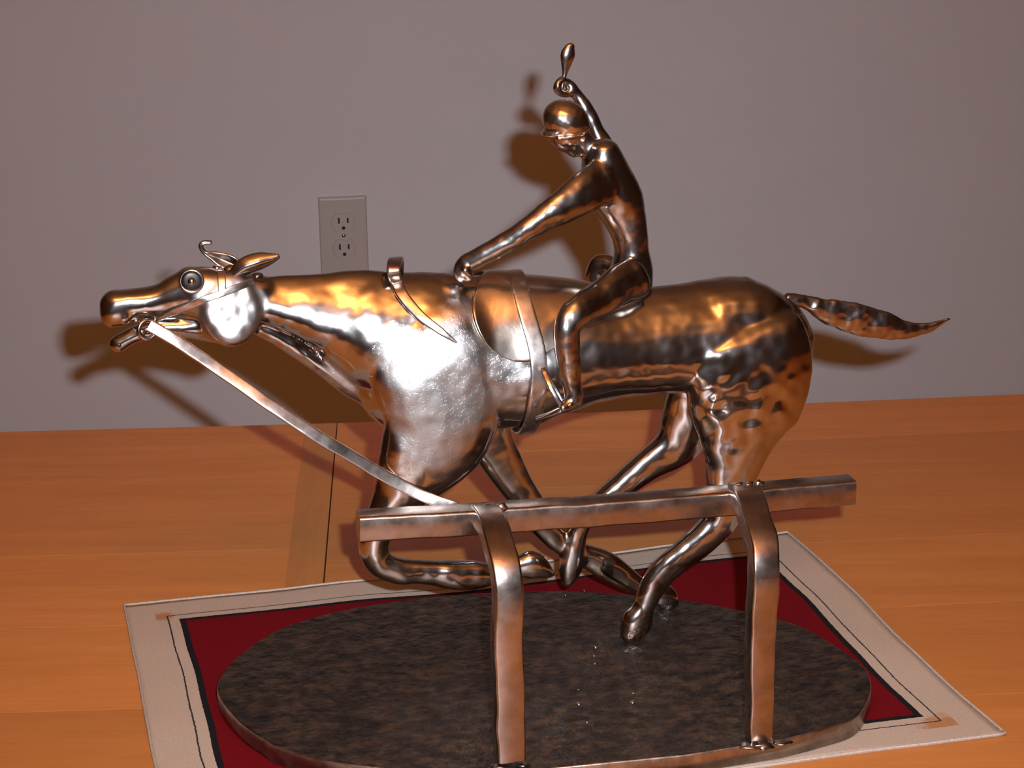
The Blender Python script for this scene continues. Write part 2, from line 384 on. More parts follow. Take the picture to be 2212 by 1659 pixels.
# wall outlet
outl = empty('wall_outlet', OUTP, WY); tag(outl, 'almond duplex electrical outlet cover plate on the grey wall', 'outlet')
PW, PH = .0699, .1143
bm = bmesh.new(); bmesh.ops.create_cube(bm, size=1)
for v in bm.verts: v.co = Vector((v.co.x * PW, (v.co.y - .5) * .006, v.co.z * PH))
bmesh.ops.bevel(bm, geom=[e for e in bm.edges if max(e.verts[0].co.y, e.verts[1].co.y) < -.005], offset=.0042, segments=3, affect='EDGES', profile=.6)
me = bpy.data.meshes.new('cover_plate'); bm.to_mesh(me); bm.free(); link('cover_plate', me, M_PLATE, outl, smooth=False)
for s in (1, -1):
    pts = []
    for k in range(32):
        a = 2 * math.pi * k / 32; pts.append((.0172 * math.cos(a), max(-.0142, min(.0142, .0172 * math.sin(a)))))
    me_pts = [(x, -.0062, z) for x, z in pts] + [(x * .97, -.0080, z * .97) for x, z in pts]
    fs = [(k, (k + 1) % 32, 32 + (k + 1) % 32, 32 + k) for k in range(32)] + [tuple(range(32, 64)), tuple(range(31, -1, -1))]
    rc = link('receptacle', mesh_from(me_pts, fs), M_PLATE, outl, smooth=False); rc.location = (0, 0, s * .01945)
    for sx, hh in ((-1, .0042), (1, .0035)):
        sl = box('slot', (sx * .0064 - .0013, -.0084, .0012 - hh + .002), (sx * .0064 + .0013, -.0078, .0012 + hh + .002), M_SLOT, rc)
    gh = link('ground_hole', mesh_from(*(lambda n: ([(.0026 * math.cos(2 * math.pi * k / n), y, -.0078 + .0026 * math.sin(2 * math.pi * k / n)) for y in (-.0084, -.0078) for k in range(n)],
          [(k, (k + 1) % n, n + (k + 1) % n, n + k) for k in range(n)] + [tuple(range(n)), tuple(range(2 * n - 1, n - 1, -1))]))(14)), M_SLOT, rc, smooth=False)
link('screw', mesh_from(*(lambda n: ([(q * math.cos(2 * math.pi * k / n), y, q * math.sin(2 * math.pi * k / n)) for q, y in ((.0030, -.0058), (.0024, -.0074)) for k in range(n)],
     [(k, (k + 1) % n, n + (k + 1) % n, n + k) for k in range(n)] + [tuple(range(n, 2 * n))]))(16)), M_SCREW, outl)

# ================================================================== the table
table = empty('dining_table', (0, 0, FLOOR)); tag(table, 'honey coloured maple dining table carrying the sculpture and placemat', 'table')
TZ = -FLOOR; TH = .028
g = lambda u, v: ground(u, v)
sA, sB = g(727, 915), g(697, 1265); bA, bB = g(652, 974), g(615, 1271)
def on_line(a, b, y): t = (y - a.y) / (b.y - a.y); return a.x + (b.x - a.x) * t
e0, e1, e2 = g(0, 933), g(727, 914), g(2212, 851)
sl_l = (e1.y - e0.y) / (e1.x - e0.x); sl_r = (e2.y - e1.y) / (e2.x - e1.x)
fl_ = lambda x: e1.y + (x - e1.x) * sl_l; fr_ = lambda x: e1.y + (x - e1.x) * sl_r
XA, XB = -.85, 1.15; NEAR = .52
def board(pts, mat, name='plank'):
    return prism(name, pts, TZ - TH, TZ, mat, table, bev=.00012)
def line_x(a, b, f):                                  # x where seam line a-b meets back line f shifted
    y = (a.y + b.y) / 2
    for _ in range(8): x = on_line(a, b, y); y = f(x)
    return x
offs_l = [0, .145, .298, .43, .56, .70, .84, .98, 1.10]
offs_r = [0, .10, .19, .335, .46, .60, .73, .87, 1.0, 1.12]
for a_, b_2 in zip(offs_l[:-1], offs_l[1:]):
    fa = lambda x: fl_(x) - a_; fb = lambda x: fl_(x) - b_2
    xa, xb = line_x(bA, bB, fa), line_x(bA, bB, fb)
    board([(XA, fa(XA)), (XA, fb(XA)), (xb, fb(xb)), (xa, fa(xa))], M_WOODX)
for a_, b_2 in zip(offs_r[:-1], offs_r[1:]):
    fa = lambda x: fr_(x) - a_; fb = lambda x: fr_(x) - b_2
    xa, xb = line_x(sA, sB, fa) + .0010, line_x(sA, sB, fb) + .0010
    board([(xa, fa(xa)), (xb, fb(xb)), (XB, fb(XB)), (XB, fa(XB))], M_WOODX)
bx0, bx1 = line_x(bA, bB, fl_), line_x(bA, bB, lambda x: fl_(x) - 1.1)
sx0, sx1 = line_x(sA, sB, fl_), line_x(sA, sB, lambda x: fl_(x) - 1.1)
board([(bx0, fl_(bx0)), (bx1, fl_(bx1) - 1.1), (sx1, fl_(sx1) - 1.1), (sx0, fl_(sx0))], M_WOODY, 'cross_band')
for nm, lo, hi in (('apron', (XA + .1, 1.36, TZ - .11), (XB - .1, 1.385, TZ - TH)), ('apron', (XA + .1, .62, TZ - .11), (XB - .1, .645, TZ - TH)),
                   ('apron', (XA + .1, .645, TZ - .11), (XA + .125, 1.36, TZ - TH)), ('apron', (XB - .125, .645, TZ - .11), (XB - .1, 1.36, TZ - TH))):
    box(nm, lo, hi, M_WOODX, table, bev=.002)
for lx in (XA + .06, XB - .06):
    for ly in (.60, 1.34):
        box('leg', (lx - .035, ly, 0), (lx + .035, ly + .07, TZ - TH), M_WOODX, table, bev=.004)

# ================================================================== the placemat
# outline followed on the table: back, right, front and left edges as pixels on the table plane
def gcurve(px): return [ground(u, v, .0) for u, v in px]
back = gcurve([(268, 1311), (500, 1288), (760, 1262), (1000, 1240), (1250, 1208), (1450, 1184), (1600, 1166), (1701, 1154)])
rightc = gcurve([(2172, 1590), (2062, 1496), (1950, 1392), (1854, 1290), (1780, 1224), (1701, 1154)])
leftn = ground(338, 1659); tl = ground(268, 1311); dl = (leftn - tl).normalized()
BR_, TR_, TL_ = rightc[0], back[-1], tl; BL_ = TL_ + (BR_ - TR_) + (dl * .343 - (BR_ - TR_)) * 1.0
frontc = [BL_.lerp(BR_, t) for t in (0, .2, .4, .6, .8, 1)]; leftc = [BL_.lerp(TL_, t) for t in (0, .25, .5, .75, 1)]
frontc[-2] = ground(1925, 1620); frontc[-3] = ground(1664, 1657)
def sampler(c):
    S = catmull([tuple(p) for p in c], 24); L = np.concatenate([[0], np.cumsum(np.linalg.norm(np.diff(S, axis=0), axis=1))]); L /= L[-1]
    return lambda t: np.array([np.interp(t, L, S[:, i]) for i in range(3)])
fB, fR, fF, fL = map(sampler, (back, rightc, frontc, leftc))
NU, NV = 96, 70; LX, LY = .483, .343
vs = []; uvs = []
for j in range(NV + 1):
    t = j / NV
    for i in range(NU + 1):
        s = i / NU
        p = (1 - t) * fF(s) + t * fB(s) + (1 - s) * fL(t) + s * fR(t) - ((1 - s) * (1 - t) * fF(0) + s * (1 - t) * fF(1) + (1 - s) * t * fB(0) + s * t * fB(1))
        # the cloth is not quite flat or straight: small ripples near its edges
        e = min(s, 1 - s, t * .8, (1 - t) * .8); rip = max(0, 1 - e / .22)
        q = Vector((p[0], p[1], 0)); k = .0022 * rip
        p[0] += k * noise.noise(q * 16) * (1 if e > .004 else .3); p[1] += k * 1.6 * noise.noise(q * 14 + Vector((7, 0, 0))) * (1 if e > .004 else .3)
        z = .0012 + .0016 * rip * max(0, noise.noise(q * 12 + Vector((0, 3, 0))))
        vs.append((p[0], p[1], z)); uvs.append((s * LX, t * LY))
fs = [(j * (NU + 1) + i, j * (NU + 1) + i + 1, (j + 1) * (NU + 1) + i + 1, (j + 1) * (NU + 1) + i) for j in range(NV) for i in range(NU)]
me = bpy.data.meshes.new('cloth'); me.from_pydata(vs, [], fs); me.update()
ul = me.uv_layers.new(name='UVMap')
for l in me.loops: ul.data[l.index].uv = uvs[l.vertex_index]
mat_root = empty('placemat', (0, 0, 0)); tag(mat_root, 'beige bordered woven placemat with deep red centre lying under the sculpture', 'placemat')
cl = link('cloth', me, M_CLOTH, mat_root); sm = cl.modifiers.new('thickness', 'SOLIDIFY'); sm.thickness = .0011; sm.offset = -1
rim = [Vector(vs[i]) for i in range(NU + 1)] + [Vector(vs[j * (NU + 1) + NU]) for j in range(1, NV + 1)] + \
      [Vector(vs[NV * (NU + 1) + i]) for i in range(NU - 1, -1, -1)] + [Vector(vs[j * (NU + 1)]) for j in range(NV - 1, 0, -1)]
rim = [p + Vector((0, 0, .0004)) for p in rim]
link('hem', bar(rim, .0016, .0016, Vector((0, 0, 1)), sub=1, r=.9, closed=True), M_HEM, mat_root)

# ================================================================== the sculpture
S_ = empty('racehorse_sculpture', (OX, OY, 0), YAW)
tag(S_, 'polished steel sculpture of a galloping racehorse and jockey on an oval hammered base', 'sculpture')
BZ0, BZ = .0022, .0140
# ---- base plate: oval with the front cut straight under the fence
tr = [(472, 1500), (476, 1462), (520, 1412), (600, 1360), (690, 1330), (780, 1310), (900, 1293), (1050, 1280), (1250, 1277), (1480, 1296), (1700, 1342), (1800, 1392), (1862, 1436), (1881, 1470), (1876, 1507), (1845, 1550), (1770, 1576), (1690, 1597)]
P = [to_loc(ground(u, v, BZ)) for u, v in tr]
P = [(p.x, p.y) for p in P]
fr = [to_loc(ground(u, v, BZ)) for u, v in ((1483, 1630), (1212, 1657))]
fr = [(p.x, p.y) for p in fr] + [(-.060, -.112), (-.100, -.098)]
lf = [to_loc(ground(u, v, BZ)) for u, v in ((702, 1643), (589, 1607), (517, 1557))]
loop = P + fr + [(p.x, p.y) for p in lf]
# closed smooth curve except for the straight front
arr = np.array([loop[-2], loop[-1]] + P); c1 = catmull(np.vstack([arr]), 6)
arr2 = np.array([fr[1], fr[2], fr[3], (lf[0].x, lf[0].y), (lf[1].x, lf[1].y)]); c2 = catmull(arr2, 6)
ring = [tuple(p) for p in c1] + [fr[0]] + [tuple(p) for p in c2[:-1]]
bm = bmesh.new(); vs_ = [bm.verts.new((x, y, BZ0)) for x, y in ring]; f_ = bm.faces.new(vs_)
ex = bmesh.ops.extrude_face_region(bm, geom=[f_])
tops = [q for q in ex['geom'] if isinstance(q, bmesh.types.BMVert)]
for q in tops: q.co.z = BZ
bmesh.ops.recalc_face_normals(bm, faces=bm.faces[:])
tope = [e for e in bm.edges if e.verts[0].co.z > BZ - 1e-6 and e.verts[1].co.z > BZ - 1e-6]
bmesh.ops.bevel(bm, geom=tope, offset=.0012, segments=3, affect='EDGES', profile=.5)
me = bpy.data.meshes.new('base_plate'); bm.to_mesh(me); bm.free()
base = link('base_plate', me, M_DISC, S_, smooth=False); me.materials.append(M_EDGE)
for p_ in me.polygons:
    if p_.normal.z < .93: p_.material_index = 1; p_.use_smooth = True
base['label'] = 'dark hammered oval steel base plate'
# weld beads and small raised bright steel beads on the plate
def blob(name, parent, c, rx, ry, rz_, mat, seed, lump=.35, nseg=10):
    bm = bmesh.new(); bmesh.ops.create_icosphere(bm, subdivisions=2, radius=1)
    for v in bm.verts:
        k = 1 + lump * noise.noise(v.co * 1.7 + Vector((seed, 0, 0))); v.co = Vector((c[0] + v.co.x * rx * k, c[1] + v.co.y * ry * k, c[2] + v.co.z * rz_ * k))
    me = bpy.data.meshes.new(name); bm.to_mesh(me); bm.free(); return link(name, me, mat, parent)
random.seed(4)
for (u, v, r_) in [(1287, 1398, 6), (1283, 1417, 3.5), (1285, 1433, 4), (1249, 1490, 3), (1250, 1520, 7), (1368, 1497, 3), (1366, 1517, 7), (1268, 1560, 4), (1222, 1285, 4), (1262, 1276, 4)]:
    q = to_loc(ground(u, v, BZ)); blob('steel_bead', base, (q.x, q.y, BZ), r_ * MM, r_ * MM, r_ * MM * .5, M_LEG, u)

# ---- the horse: one continuous skin
Y0 = .062; YN, YF = .043, .082
H = ([], [])
# barrel, from the tail to the chest
loft(H, [(1716, 708, 52, 48, Y0), (1696, 722, 88, 76, Y0), (1662, 735, 122, 98, Y0), (1605, 738, 140, 108, Y0), (1540, 728, 125, 108, Y0), (1480, 728, 114, 104, Y0),
         (1400, 735, 112, 104, Y0), (1320, 742, 114, 108, Y0), (1250, 744, 130, 112, Y0), (1180, 750, 145, 114, Y0), (1120, 758, 160, 112, Y0), (1050, 758, 164, 106, Y0),
         (980, 748, 153, 102, Y0), (900, 733, 145, 98, Y0), (830, 718, 132, 90, Y0), (780, 702, 116, 78, Y0), (740, 690, 98, 66, Y0)], n=28, sub=4, egg=.26)
BARREL = mesh_from(H[0], H[1])
loft(H, [(1540, 690, 84, 88, Y0), (1600, 684, 84, 90, Y0), (1652, 694, 72, 84, Y0), (1692, 722, 58, 74, Y0), (1704, 775, 46, 60, Y0)], n=20)   # croup
# neck crest and windpipe
loft(H, [(850, 700, 108, 80, Y0), (790, 690, 106, 74, Y0), (720, 674, 89, 60, Y0), (650, 658, 66, 48, Y0), (590, 650, 52, 42, Y0), (545, 648, 44, 38, Y0)], n=24, egg=.42)
loft(H, [(800, 842, 36, 34, Y0), (750, 822, 28, 28, Y0), (690, 783, 23, 26, Y0), (630, 744, 20, 24, Y0), (580, 716, 20, 23, Y0), (545, 702, 17, 20, Y0)], n=16)
# breast
loft(H, [(800, 770, 50, 48, Y0), (815, 830, 50, 56, Y0), (860, 880, 54, 62, Y0), (930, 900, 40, 60, Y0)], n=20)
# head
loft(H, [(575, 638, 40, 34, Y0), (530, 640, 48, 38, Y0), (480, 640, 55, 39, Y0), (430, 634, 55, 39, Y0), (390, 637, 47, 36, Y0), (350, 648, 35, 32, Y0), (310, 653, 30, 29, Y0), (275, 655, 28, 29, Y0), (252, 662, 34, 31, Y0), (236, 672, 30, 26, Y0)], n=20, power=2.4)
ball(H, 242, 668, 27, 40, 31, Y0, rot=.12)
ball(H, 268, 682, 26, 18, 31, Y0, rot=-.5)                              # upper lip
def puck(acc, u, v, ru, rv, ys, axis, th, n=28):                        # round flat-faced cheek
    vs, fs = acc; b0 = len(vs); C = W(u, v, ys); z = axis.normalized(); x = Vector((1, 0, 0)); x = (x - z * x.dot(z)).normalized(); y = z.cross(x)
    prof = [(.0, 1.12), (.5, 1.10), (.82, 1.0), (.97, .75), (1.0, .3), (1.0, -.6), (.8, -1.0), (0, -1.0)]
    for q, h in prof:
        for k in range(n): a = 2 * math.pi * k / n; vs.append(C + x * (math.cos(a) * q * ru * MM) + y * (math.sin(a) * q * rv * MM) + z * (h * th))
    for i in range(len(prof) - 1):
        for k in range(n): fs.append((b0 + i * n + k, b0 + i * n + (k + 1) % n, b0 + (i + 1) * n + (k + 1) % n, b0 + (i + 1) * n + k))
puck(H, 498, 667, 64, 80, .0555, Vector((.03, -.95, .30)), .0078)
puck(H, 498, 667, 64, 80, .0685, Vector((.03, .95, .30)), .0078)
loft(H, [(480, 706, 36, 32, Y0), (420, 706, 27, 27, Y0), (360, 706, 22, 24, Y0), (315, 713, 19, 22, Y0), (285, 725, 17, 20, Y0), (262, 738, 18, 20, Y0)], n=14)
ball(H, 256, 742, 19, 18, 20, Y0)                                       # chin
ball(H, 411, 606, 30, 29, 43, Y0)                                       # brow
# shoulder and near foreleg, folded under
loft(H, [(890, 650, 84, 32, .056), (908, 692, 116, 40, .0485), (928, 738, 138, 45, .0448), (942, 782, 144, 48, .0428), (950, 830, 141, 49, .0420), (952, 880, 134, 50, .0418), (942, 935, 119, 48, .0420), (908, 990, 95, 43, .043), (876, 1040, 69, 37, .043), (845, 1090, 45, 32, .043),
         (816, 1140, 35, 29, .043), (807, 1182, 32, 27, .043), (818, 1212, 30, 25, .043), (852, 1230, 27, 23, .043), (915, 1236, 25, 22, .043), (975, 1240, 28, 23, .043), (1025, 1242, 28, 22, .043), (1075, 1238, 21, 18, .043),
         (1118, 1226, 23, 20, .043), (1152, 1221, 31, 23, .043), (1178, 1232, 19, 19, .043), (1196, 1242, 6, 10, .043)], n=20, sub=4, power=2.1, cap=.35)
# far foreleg, planted on the base
loft(H, [(1040, 850, 60, 34, .076), (1050, 930, 54, 36, .080), (1078, 990, 44, 28, .082), (1122, 1058, 35, 24, .084), (1165, 1120, 29, 22, .086), (1205, 1165, 25, 21, .087), (1250, 1192, 22, 19, .088), (1300, 1218, 30, 22, .088),
         (1340, 1240, 28, 21, .088), (1378, 1264, 20, 18, .088), (1412, 1276, 20, 18, .088), (1436, 1288, 26, 20, .088), (1449, 1309, 20, 19, .088)], n=16, sub=4, power=2.7, cap=.2)
# near hind leg
loft(H, [(1598, 668, 84, 32, .056), (1604, 695, 106, 41, .0485), (1614, 735, 131, 47, .0425), (1617, 790, 139, 49, .041), (1610, 850, 131, 48, .041), (1598, 895, 114, 46, .041), (1591, 945, 86, 41, .041), (1585, 1000, 60, 36, .042), (1574, 1045, 48, 32, .042),
         (1568, 1090, 40, 29, .042), (1552, 1130, 33, 26, .042), (1508, 1172, 30, 24, .042), (1458, 1212, 29, 22, .042), (1420, 1252, 28, 21, .043), (1400, 1290, 23, 20, .043), (1390, 1314, 21, 19, .043),
         (1376, 1345, 33, 25, .043), (1355, 1380, 19, 18, .043)], n=20, sub=4, power=2.2, cap=.25)
loft(H, [(1598, 668, 84, 32, .068), (1604, 695, 106, 41, .0755), (1606, 735, 120, 47, .0815), (1600, 790, 120, 49, .083), (1570, 850, 100, 46, .083), (1530, 890, 70, 40, .083)], n=18, sub=4, cap=.25)   # far thigh
# far hind leg
loft(H, [(1530, 800, 70, 36, .082), (1500, 880, 62, 36, .084), (1480, 930, 55, 33, .085), (1452, 968, 42, 29, .085), (1400, 1004, 31, 25, .085), (1350, 1044, 25, 22, .085), (1300, 1084, 22, 20, .085), (1262, 1118, 21, 19, .085),
         (1243, 1158, 21, 19, .085), (1237, 1200, 25, 21, .085), (1230, 1238, 22, 19, .085), (1222, 1262, 9, 12, .085)], n=16, sub=4, power=2.5)
c_thigh = W(1600, 900, .03); c_rump = W(1600, 700, .03)
cannon = W(950, 1240, .03); cheek = W(498, 667, .045); c_sh = W(930, 800, .03)
hm = fuse(H, .00120, smooth=20, fac=.5, seed=2, grow=.0005, dents=[(.0010, 36, None), (.0004, 80, None), (.00018, 170, None), (.0011, 120, (c_thigh, .05)), (.0006, 60, (c_rump, .05)), (.0009, 105, (cannon, .06)), (.0006, 170, (cheek, .022))])
horse = link('horse', hm, M_HORSE, S_); horse['label'] = 'galloping horse body of polished steel'
bmh = bmesh.new(); bmh.from_mesh(hm); HB = BVHTree.FromBMesh(bmh); bmh.free()
bmh = bmesh.new(); bmh.from_mesh(BARREL); BB = BVHTree.FromBMesh(bmh); bmh.free()
def hit(u, v, off=.0):                                # where a pixel's sight line touches the horse
    p = None
    for k in range(30):                               # just off the outline: step inwards
        for dv in (k * 1.5, -k * 1.5):
            p, n, i, dist = HB.ray_cast(CAM_L, dir_loc(ray(u, v + dv)))
            if p: return p + n * off, n
    return (None, None)

# ---- tail
T = ([], []); loft(T, [(1700, 646, 15, 12, Y0), (1735, 652, 15, 10, Y0), (1785, 671, 27, 11, Y0), (1850, 689, 35, 11, Y0), (1910, 704, 31, 10, Y0), (1960, 713, 20, 8, Y0), (2005, 708, 11, 6, Y0), (2030, 698, 7, 5, Y0), (2051, 688, 3, 3, Y0)], n=14)
tail = link('tail', fuse(T, .0009, 3, .5, dents=[(.0009, 110, None), (.0004, 240, None)], seed=5), M_RIDER, horse)

# ---- ears
def leaf(name, px, ys, widths, fold, mat, parent, th=.0016):
    """pressed sheet: centre line pixels, width each side, folded along the middle"""
    S = catmull([(u, v, y, wd) for (u, v), y, wd in zip(px, ys, widths)], 5); T2 = np.gradient(S[:, :2], axis=0); vs = []; K = 7
    for (u, v, y, wd), t in zip(S, T2):
        l = math.hypot(*t); nx, ny = -t[1] / l, t[0] / l; C = W(u, v, y); N = (W(u + nx * 10, v + ny * 10, y) - C) / 10
        for k in range(K):
            a = -1 + 2 * k / (K - 1); vs.append(C + N * (wd * a) + Vector((0, fold * (abs(a) ** 1.3) * wd * MM, 0)))
    n = len(S); fs = [(i * K + k, i * K + k + 1, (i + 1) * K + k + 1, (i + 1) * K + k) for i in range(n - 1) for k in range(K - 1)]
    o = link(name, mesh_from(vs, fs), mat, parent); s = o.modifiers.new('thickness', 'SOLIDIFY'); s.thickness = th; s.offset = 0
    b = o.modifiers.new('round', 'SUBSURF'); b.levels = 1; b.render_levels = 1; return o
leaf('ear', [(492, 610), (505, 596), (530, 578), (560, 567), (585, 560), (604, 553)], [.056, .054, .052, .052, .053, .054], [7, 13, 19, 19, 12, 3], .8, M_LEG, horse)
leaf('ear', [(520, 578), (500, 568), (480, 560), (462, 553), (446, 548), (437, 540), (434, 530), (441, 524), (458, 524)], [.068, .070, .071, .071, .071, .071, .071, .071, .071], [10, 17, 16, 11, 5, 4, 4, 4, 3], -.8, M_RIDER, horse)
E_ = ([], []); ball(E_, 470, 578, 12, 6, 9, .066, rot=.1); ball(E_, 500, 585, 20, 14, 14, .062); ball(E_, 556, 594, 14, 6, 14, .062)
link('poll_weld', fuse(E_, .0009, 3, .5), M_RIDER, horse)
# ---- eye
def torus(name, c, n, R_, r_, mat, parent, seg=28, sec=10):
    z = n.normalized(); x = Vector((1, 0, 0)); x = (x - z * x.dot(z)).normalized(); y = z.cross(x); vs = []; fs = []
    for i in range(seg):
        a = 2 * math.pi * i / seg; d = x * math.cos(a) + y * math.sin(a)
        for k in range(sec): b = 2 * math.pi * k / sec; vs.append(c + d * (R_ + r_ * math.cos(b)) + z * (r_ * math.sin(b)))
    for i in range(seg):
        for k in range(sec): fs.append((i * sec + k, ((i + 1) % seg) * sec + k, ((i + 1) % seg) * sec + (k + 1) % sec, i * sec + (k + 1) % sec))
    return link(name, mesh_from(vs, fs), mat, parent)
p_, n_ = hit(414, 607); n_ = Vector((-.10, -1, .10)).normalized()
c_ = p_ + Vector((0, -.0006, 0))
torus('eyelid', c_, n_, 23 * MM, 3.5 * MM, M_LEG, horse)
eye = link('eye', mesh_from(*(lambda n: ([c_ + (Vector((math.cos(2 * math.pi * k / n), 0, math.sin(2 * math.pi * k / n)))) * (q * MM) + n_ * h for q, h in ((23, -.003), (22, .0006), (17, .0014), (8, .0014)) for k in range(n)],
      [(i * n + k, i * n + (k + 1) % n, (i + 1) * n + (k + 1) % n, (i + 1) * n + k) for i in range(3) for k in range(n)] + [tuple(range(3 * n, 4 * n))]))(24)), M_EYE, horse)
blob('pupil', eye, c_ + n_ * .0010, 9 * MM, 9 * MM, 9 * MM, M_LEG, 1, lump=0)
# dark bead whose colour stands in for shade in the chin hollow
p_, n_ = hit(257, 746); blob('chin_shade_bead', horse, p_, 5 * MM, 2 * MM, 5 * MM, M_EYE, 3, 0)

# ---- straps laid on the skin
def strap(name, px, width_px, th, mat, parent, off=None, sub=5, lift=None, ends=None):
    pts = []; nn = []
    for k, q in enumerate(px):
        if len(q) == 2:
            p, n = hit(q[0], q[1]); p = p + n * (th * .5 + .0004); n = (n + Vector((0, -.6, 0))).normalized()
        else: p = W(*q[:3]); n = Vector(q[3] if len(q) > 3 else (0, -1, .2)).normalized()
        pts.append(p); nn.append(n)
    sides = []
    for k in range(len(pts)):
        T_ = pts[min(k + 1, len(pts) - 1)] - pts[max(k - 1, 0)]; sides.append(T_.normalized().cross(nn[k]).normalized())
    wd = [x * MM for x in width_px] if hasattr(width_px, '__len__') else width_px * MM
    o = link(name, bar(pts, wd, th, sides, sub=sub, r=.35, ends=ends), mat, parent); bevel_ends(o, 50); return o
strap('cheek_strap', [(312, 694), (340, 684), (375, 671), (410, 659), (445, 646), (478, 634), (512, 621), (545, 609)], 15, .0016, M_STRAP, horse)
strap('brow_band', [(478, 590), (479, 603), (479, 618), (479, 634)], 17, .0016, M_STRAP, horse)
strap('rein_over_neck', [(860, 640, .092, (0, 1, .3)), (858, 590, .086, (0, .8, .6)), (857, 563, .072, (0, .2, 1)), (853, 565, .056, (0, -.5, 1)), (850, 585, .047, (0, -1, .5)), (855, 612), (866, 636), (886, 662), (915, 690), (950, 715), (985, 740)], [26, 28, 30, 30, 29, 27, 25, 23, 20, 16, 4], .0034, M_RAIL, horse)
# bit ring and its swivels
p_, n_ = hit(318, 708); bc = p_ + Vector((0, -.004, 0))
bit = torus('bit_ring', bc, Vector((.25, -1, .1)), 19 * MM, 5.5 * MM, M_LEG, horse)
blob('bit_bead', bit, W(294, 692, bc.y), 9 * MM, 5 * MM, 5 * MM, M_LEG, 5, .1); blob('bit_bead', bit, W(335, 692, bc.y - .001), 6 * MM, 5 * MM, 9 * MM, M_LEG, 6, .1); blob('bit_bead', bit, W(306, 718, bc.y), 10 * MM, 6 * MM, 9 * MM, M_LEG, 8, .2)
# long rein: flat bar from the bit to the back of the rail
RY = -.052
rp = [W(322, 703, bc.y - .003), W(380, 735, bc.y - .005), W(470, 796, bc.y - .008), W(580, 872, .036), W(690, 945, .032), W(800, 1010, .0325), W(880, 1055, .0312), W(940, 1082, .028), W(985, 1098, .024)]
nz_ = [.36, .55, .60, .60, .52, .42, .34, .05, -.2]; sd = [(rp[min(k + 1, 8)] - rp[max(k - 1, 0)]).normalized().cross(Vector((0, -1, nz_[k]))).normalized() for k in range(9)]
rein = link('long_rein', bar(rp, 29 * MM * .9, .0022, sd, sub=6, r=.4, wob=.0004, seed=3), M_STRAP, S_); bevel_ends(rein, 50); rein['label'] = 'long flat steel rein running down from the bit'

# ---- saddle cloth, girth
def around(x, th, cz, off):                           # surface point round the barrel at length x and angle th
    d = Vector((0, -math.cos(th), math.sin(th))); o_ = Vector((x, Y0, cz)) + d * .12
    p, n, i, ds = HB.ray_cast(o_, -d); q, n, i, dq = BB.ray_cast(o_, -d)
    if q is None: return (p + d * off) if p else None
    if p is None or abs(ds - dq) > .0045: p = q
    return p + d * off
front_px = [(596, 1046), (615, 1022), (640, 1013), (665, 1012), (690, 1016), (715, 1027), (740, 1045), (760, 1068), (774, 1096), (782, 1126)]
rear_px = [(596, 1395), (620, 1400), (648, 1392), (672, 1345), (690, 1305), (715, 1268), (735, 1248), (752, 1205), (770, 1165), (782, 1130)]
fu = lambda v, tab: float(np.interp(v, [q[0] for q in tab], [q[1] for q in tab]))
cz = W(1150, 745, Y0).z; NI, NJ = 30, 40; vs = []; ok = True
x_of = lambda u, v, y: W(u, v, y).x
th_top = R(90); thb = None
for th in np.arange(R(60), R(-60), -R(1)):
    p = around(W(1126, 760, .03).x, th, cz, 0)
    if p and pix(p)[1] > 781: thb = th; break
ths = list(np.linspace(thb, R(90), 26)) + list(np.linspace(R(90), R(180) - thb, 26))[1:]
for th in ths:
    tn = th if th <= R(90) else R(180) - th
    pm = around(W(1126, 700, .04).x, tn, cz, 0); v = pix(pm)[1] if pm else 600
    xa = x_of(fu(v, front_px), v, pm.y); xb = x_of(fu(v, rear_px), v, pm.y)
    for i in range(NI + 1):
        x = xa + (xb - xa) * i / NI; p = around(x, th, cz, .0016)
        vs.append(p if p else Vector((x, Y0, cz)))
m_ = NI + 1; fs = [(j * m_ + i, j * m_ + i + 1, (j + 1) * m_ + i + 1, (j + 1) * m_ + i) for j in range(len(ths) - 1) for i in range(NI)]
o = link('saddle_cloth', mesh_from(vs, fs), M_BRASSY, horse); s = o.modifiers.new('smooth', 'SMOOTH'); s.iterations = 6; s.factor = .5
s = o.modifiers.new('thickness', 'SOLIDIFY'); s.thickness = .0026; s.offset = 0
gp = []; gs = []
tabG = [(575, 1124), (620, 1130), (680, 1143), (730, 1152), (790, 1154), (850, 1150), (915, 1140)]
for k in range(56):
    th = 2 * math.pi * k / 56; tn = th
    z_ = math.sin(th); v = 757 - z_ * 158; u = fu(v, tabG)
    x = W(u, v, .04).x; p = around(x, th, cz, .0042); gp.append(p)
for _ in range(3): gp = [(gp[k - 1] + gp[k] * 2 + gp[(k + 1) % 56]) / 4 for k in range(56)]
gm = bar(gp, 37 * MM, .0022, Vector((1, 0, 0)), sub=1, r=.4, closed=True); o = link('girth_strap', gm, M_STRAP, horse)
# stirrup: two straps and a tread
p1 = W(1172, 796, .022); p2 = W(1190, 838, .014); p3 = W(1216, 882, .011)
st = link('stirrup', bar([p1, p2, p3], .0032, .0022, Vector((1, 0, .3)), sub=5, r=.5), M_LEG, horse)
link('stirrup_arm', bar([W(1176, 802, .030), W(1200, 842, .028), W(1222, 880, .024)], .0030, .0020, Vector((1, 0, .3)), sub=5, r=.5), M_LEG, st)
link('tread', bar([W(1160, 906, .022), W(1185, 897, .016), W(1212, 884, .012), W(1236, 872, .012)], .0045, .0036, Vector((0, 1, 0)), sub=5, r=.7, wob=.0004), M_LEG, st)

# ---- the jockey: one continuous skin
J = ([], [])
